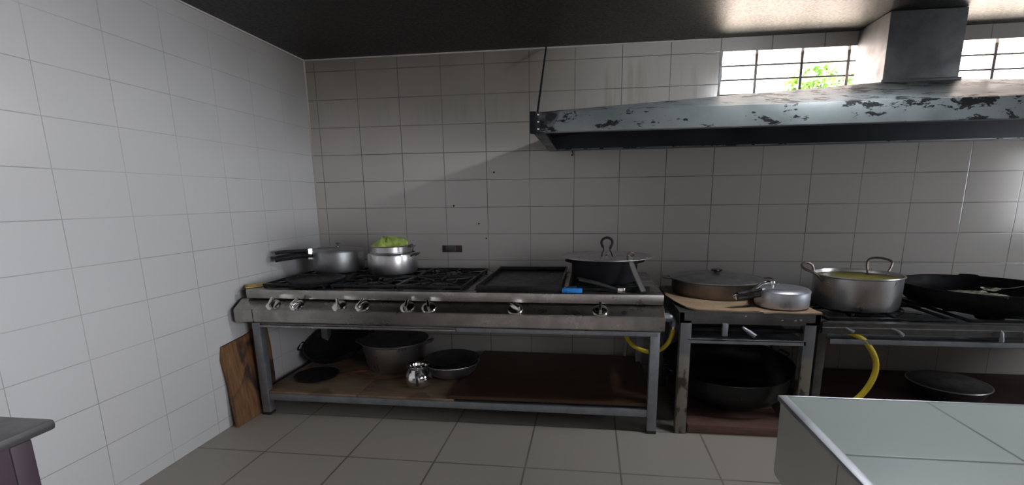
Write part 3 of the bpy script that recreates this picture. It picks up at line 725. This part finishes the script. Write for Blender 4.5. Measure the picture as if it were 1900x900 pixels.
# ------------------------------------------------------------------ stove 3 (right)
S3 = thing('gas_range', 'black three-ring gas range partly cut off at the right edge', 'stove', (0, 0, 0))
ux0, ux1, uy0, uy1 = 3.36, 5.5, -.92, -.2
b = B(); box(b, (ux0, uy0, .585), (ux1, uy0+.03, .648), .003); box(b, (ux0, uy1-.03, .59), (ux1, uy1, .650), .003); box(b, (ux0, uy0, .59), (ux0+.03, uy1, .650), .003)
box(b, (ux0, uy0-.004, .640), (ux1, uy0+.03, .650), .002)
finish(b, 'top_frame', M['dark_steel'], S3)
b = B(); box(b, (ux0, uy0-.003, .618), (ux1, uy0+.002, .622), 0); finish(b, 'trim_strip', M['frame_steel'], S3)
b = B(); box(b, (ux0+.05, uy0+.005, .528), (ux1, uy0+.025, .555), .002); box(b, (ux0+.05, uy0+.01, .548), (ux1, uy1, .553), 0); finish(b, 'drip_tray', M['frame_steel'], S3)
b = B(); tube(b, [(ux0+.06, -.87, .592), (ux1, -.87, .592)], .012, 10, smooth=False); finish(b, 'gas_manifold', M['soot'], S3)
for cx in (3.72, 4.42, 5.1):
    b = B()
    for s in (-1, 1):
        box(b, (cx-.32, -.56+s*.30-.010, .650), (cx+.32, -.56+s*.30+.010, .664), .003); box(b, (cx+s*.31-.010, -.86, .650), (cx+s*.31+.010, -.26, .664), .003)
    for k in range(8):
        a = k*PI/4+.2; tube(b, [(cx+math.cos(a)*.08, -.56+math.sin(a)*.08, .658), (cx+math.cos(a)*.29, -.56+math.sin(a)*.29, .660)], .008, 6, smooth=False)
    for rr in (.12, .21): tube(b, [(cx+rr*math.cos(t), -.56+rr*math.sin(t), .656) for t in [q*PI/8 for q in range(16)]], .007, 6, 2, closed=True)
    finish(b, 'burner_grate', M['iron'], S3)
    b = B(); lathe(b, [(0, .642), (.07, .642), (.08, .632), (.06, .60), (0, .60)], (cx, -.56, 0), 24); finish(b, 'burner', M['soot'], S3)
for x, dx_, ln in ((3.475, .035, .02), (3.70, .05, .035), (4.215, .0, .055), (4.315, .01, .05)):
    b = B(); tube(b, [(x, -.925, .622), (x+dx_*.6, -.935, .61), (x+dx_, -.94, .622-ln)], [.005, .008, .011], 8, 3); finish(b, 'valve', M['frame_steel'], S3)
for (x, y) in ((ux0+.0, uy1-.06), (ux0+.01, uy0+.055), (ux1-.06, uy0), (ux1-.06, uy1-.06)):
    b = B(); box(b, (x, y, 0), (x+.045, y+.045, .60), .003); finish(b, 'leg', M['dark_steel'], S3)
# big pot of stew
bp3 = thing('stew_pot', 'big aluminium pot full of yellow-green stew on the right-hand range', 'pot', (3.672, -.58, .668))
b = B(); lathe(b, [(0, 0), (.195, 0), (.216, .010), (.223, .04), (.225, .185), (.233, .192), (.232, .196), (.223, .195), (.220, .185), (.218, .04), (.208, .012), (0, .006)], n=72); finish(b, 'body', M['aluminium'], bp3)
b = B(); lathe(b, [(0, .174), (.19, .174), (.219, .176), (.219, .150), (0, .15)], n=64); finish(b, 'stew', M['stew'], bp3)
b = B(); tube(b, [(-.188, .115, .165), (-.198, .118, .222), (-.235, .11, .245), (-.285, .06, .238), (-.292, .0, .222), (-.25, -.055, .20), (-.212, -.06, .16)], .0072, 8, 5); hh1 = finish(b, 'loop_handle', M['bronze_pan'], bp3)
b = B(); P = [(.145, .17, .17), (.14, .18, .235), (.16, .185, .262), (.20, .165, .268), (.238, .13, .258), (.245, .115, .235), (.205, .085, .175)]
tube(b, P, .0065, 8, 5); finish(b, 'loop_handle', M['bronze_pan'], bp3)
b = B(); lathe(b, [(0, .006), (.008, .005), (.009, 0), (0, 0)], (-.199, -.105, .15), 10, Rz(-2.64+PI/2) @ Rx(PI/2)); finish(b, 'rivet', M['chrome'], bp3)
# wok on stove 3
wk = wok('wok', 'very wide black wok with pale oily food on the right-hand range', (4.35, -.55, .665), .385, .135, M['soot'], ang=1.1, flat=.45, n=72)
b = B(); rg = random.Random(2); n_ = 36; rings = []
for i in range(6):
    t = i/5; ring = []
    for k in range(n_):
        a = 2*PI*k/n_; rr = (.235*(1-t)+.0001)*(1+.08*math.sin(3*a)); ring.append(b.verts.new((rr*math.cos(a), rr*math.sin(a)*.9, .045*math.sin(t*PI/2)+.010*math.sin(5*a+6*t)*math.sin(PI*t)-.004)))
    rings.append(ring)
for a_, c_ in zip(rings, rings[1:]):
    for k in range(n_): b.faces.new((a_[k], a_[(k+1) % n_], c_[(k+1) % n_], c_[k]))
o = finish(b, 'fried_food', M['foam'], sharp=80); o.location = (4.36, -.53, .71); tag(o, 'mound of pale oily fried food inside the very wide black wok', 'food', kind='stuff')
sk_ = thing('skimmer', 'small shiny round steel ladle bowl lying in the wide black wok', 'ladle', (4.40, -.56, .765))
b = B(); lathe(b, [(0, 0), (.03, .004), (.045, .016), (.043, .018), (.028, .008), (0, .004)], n=28); finish(b, 'cup', M['chrome'], sk_)
b = B(); tube(b, [(.04, 0, .014), (.12, .0, .02), (.26, .02, .045)], .004, 8, flat=.6); finish(b, 'handle', M['dark_steel'], sk_)

# low boards and basin under stove 3
b = B(); box(b, (3.42, -.86, 0), (5.4, -.40, .10), .004); box(b, (3.42, -.395, 0), (5.4, -.06, .10), .004); o = finish(b, 'low_plank_stand', M['maroon_board'])
tag(o, 'low dark maroon plank platform on the floor under the right-hand range', 'platform')
bs = thing('covered_basin', 'dull aluminium basin with a shiny rim on the maroon platform', 'basin', (4.325, -.47, .101))
bs.scale = (.88, .88, .82)
b = B(); lathe(b, [(0, 0), (.17, 0), (.20, .01), (.222, .06), (.232, .085), (.238, .088), (.236, .094), (.226, .10), (.17, .118), (0, .125)], n=56); finish(b, 'basin', M['dark_steel'], bs)
b = B(); tube(b, [(.236*math.cos(t), .236*math.sin(t), .090) for t in [q*PI/16 for q in range(32)]], .005, 8, 2, closed=True); finish(b, 'rim', M['aluminium'], bs)

# ------------------------------------------------------------------ tiled island
isl = thing('tiled_island', 'white-tiled island counter with a metal edge at the lower right', 'counter', (0, 0, 0))
ix0, ix1, iy0, iy1 = 2.665, 4.28, -3.55, -2.25
b = B(); box(b, (ix0, iy0, .745), (ix1, iy1, .752), .002); finish(b, 'tiled_top', M['tile_island'], isl)
b = B(); box(b, (ix0-.002, iy0, .505), (ix1, iy1+.0, .744), .012); finish(b, 'tiled_side', M['tile_island_side'], isl)
b = B(); box(b, (ix0-.008, iy0, .738), (ix0+.018, iy1+.004, .7535), .005); box(b, (ix0-.005, iy1-.004, .740), (ix1, iy1+.006, .7525), .004); finish(b, 'edge_trim', M['satin_aluminium'], isl)
b = B(); box(b, (ix0+.03, iy0+.02, 0), (ix1-.1, iy1-.03, .505), .004); finish(b, 'base', M['red_board'], isl)

# ------------------------------------------------------------------ left steel table
lt = thing('steel_table', 'steel-topped table with dark maroon panel at the lower left', 'table', (0, 0, 0))
b = B(); box(b, (.03, -3.6, .722), (.688, -2.615, .752), .012); finish(b, 'tabletop', M['table_steel'], lt)
b = B(); box(b, (.06, -3.55, .10), (.655, -2.70, .713), .004); finish(b, 'cabinet', M['purple_panel'], lt)
b = B(); box(b, (.60, -2.71, 0), (.66, -2.66, .713), .004); finish(b, 'leg', M['purple_panel'], lt)
b = B(); box(b, (.08, -2.71, 0), (.13, -2.66, .713), .004); finish(b, 'leg', M['purple_panel'], lt)
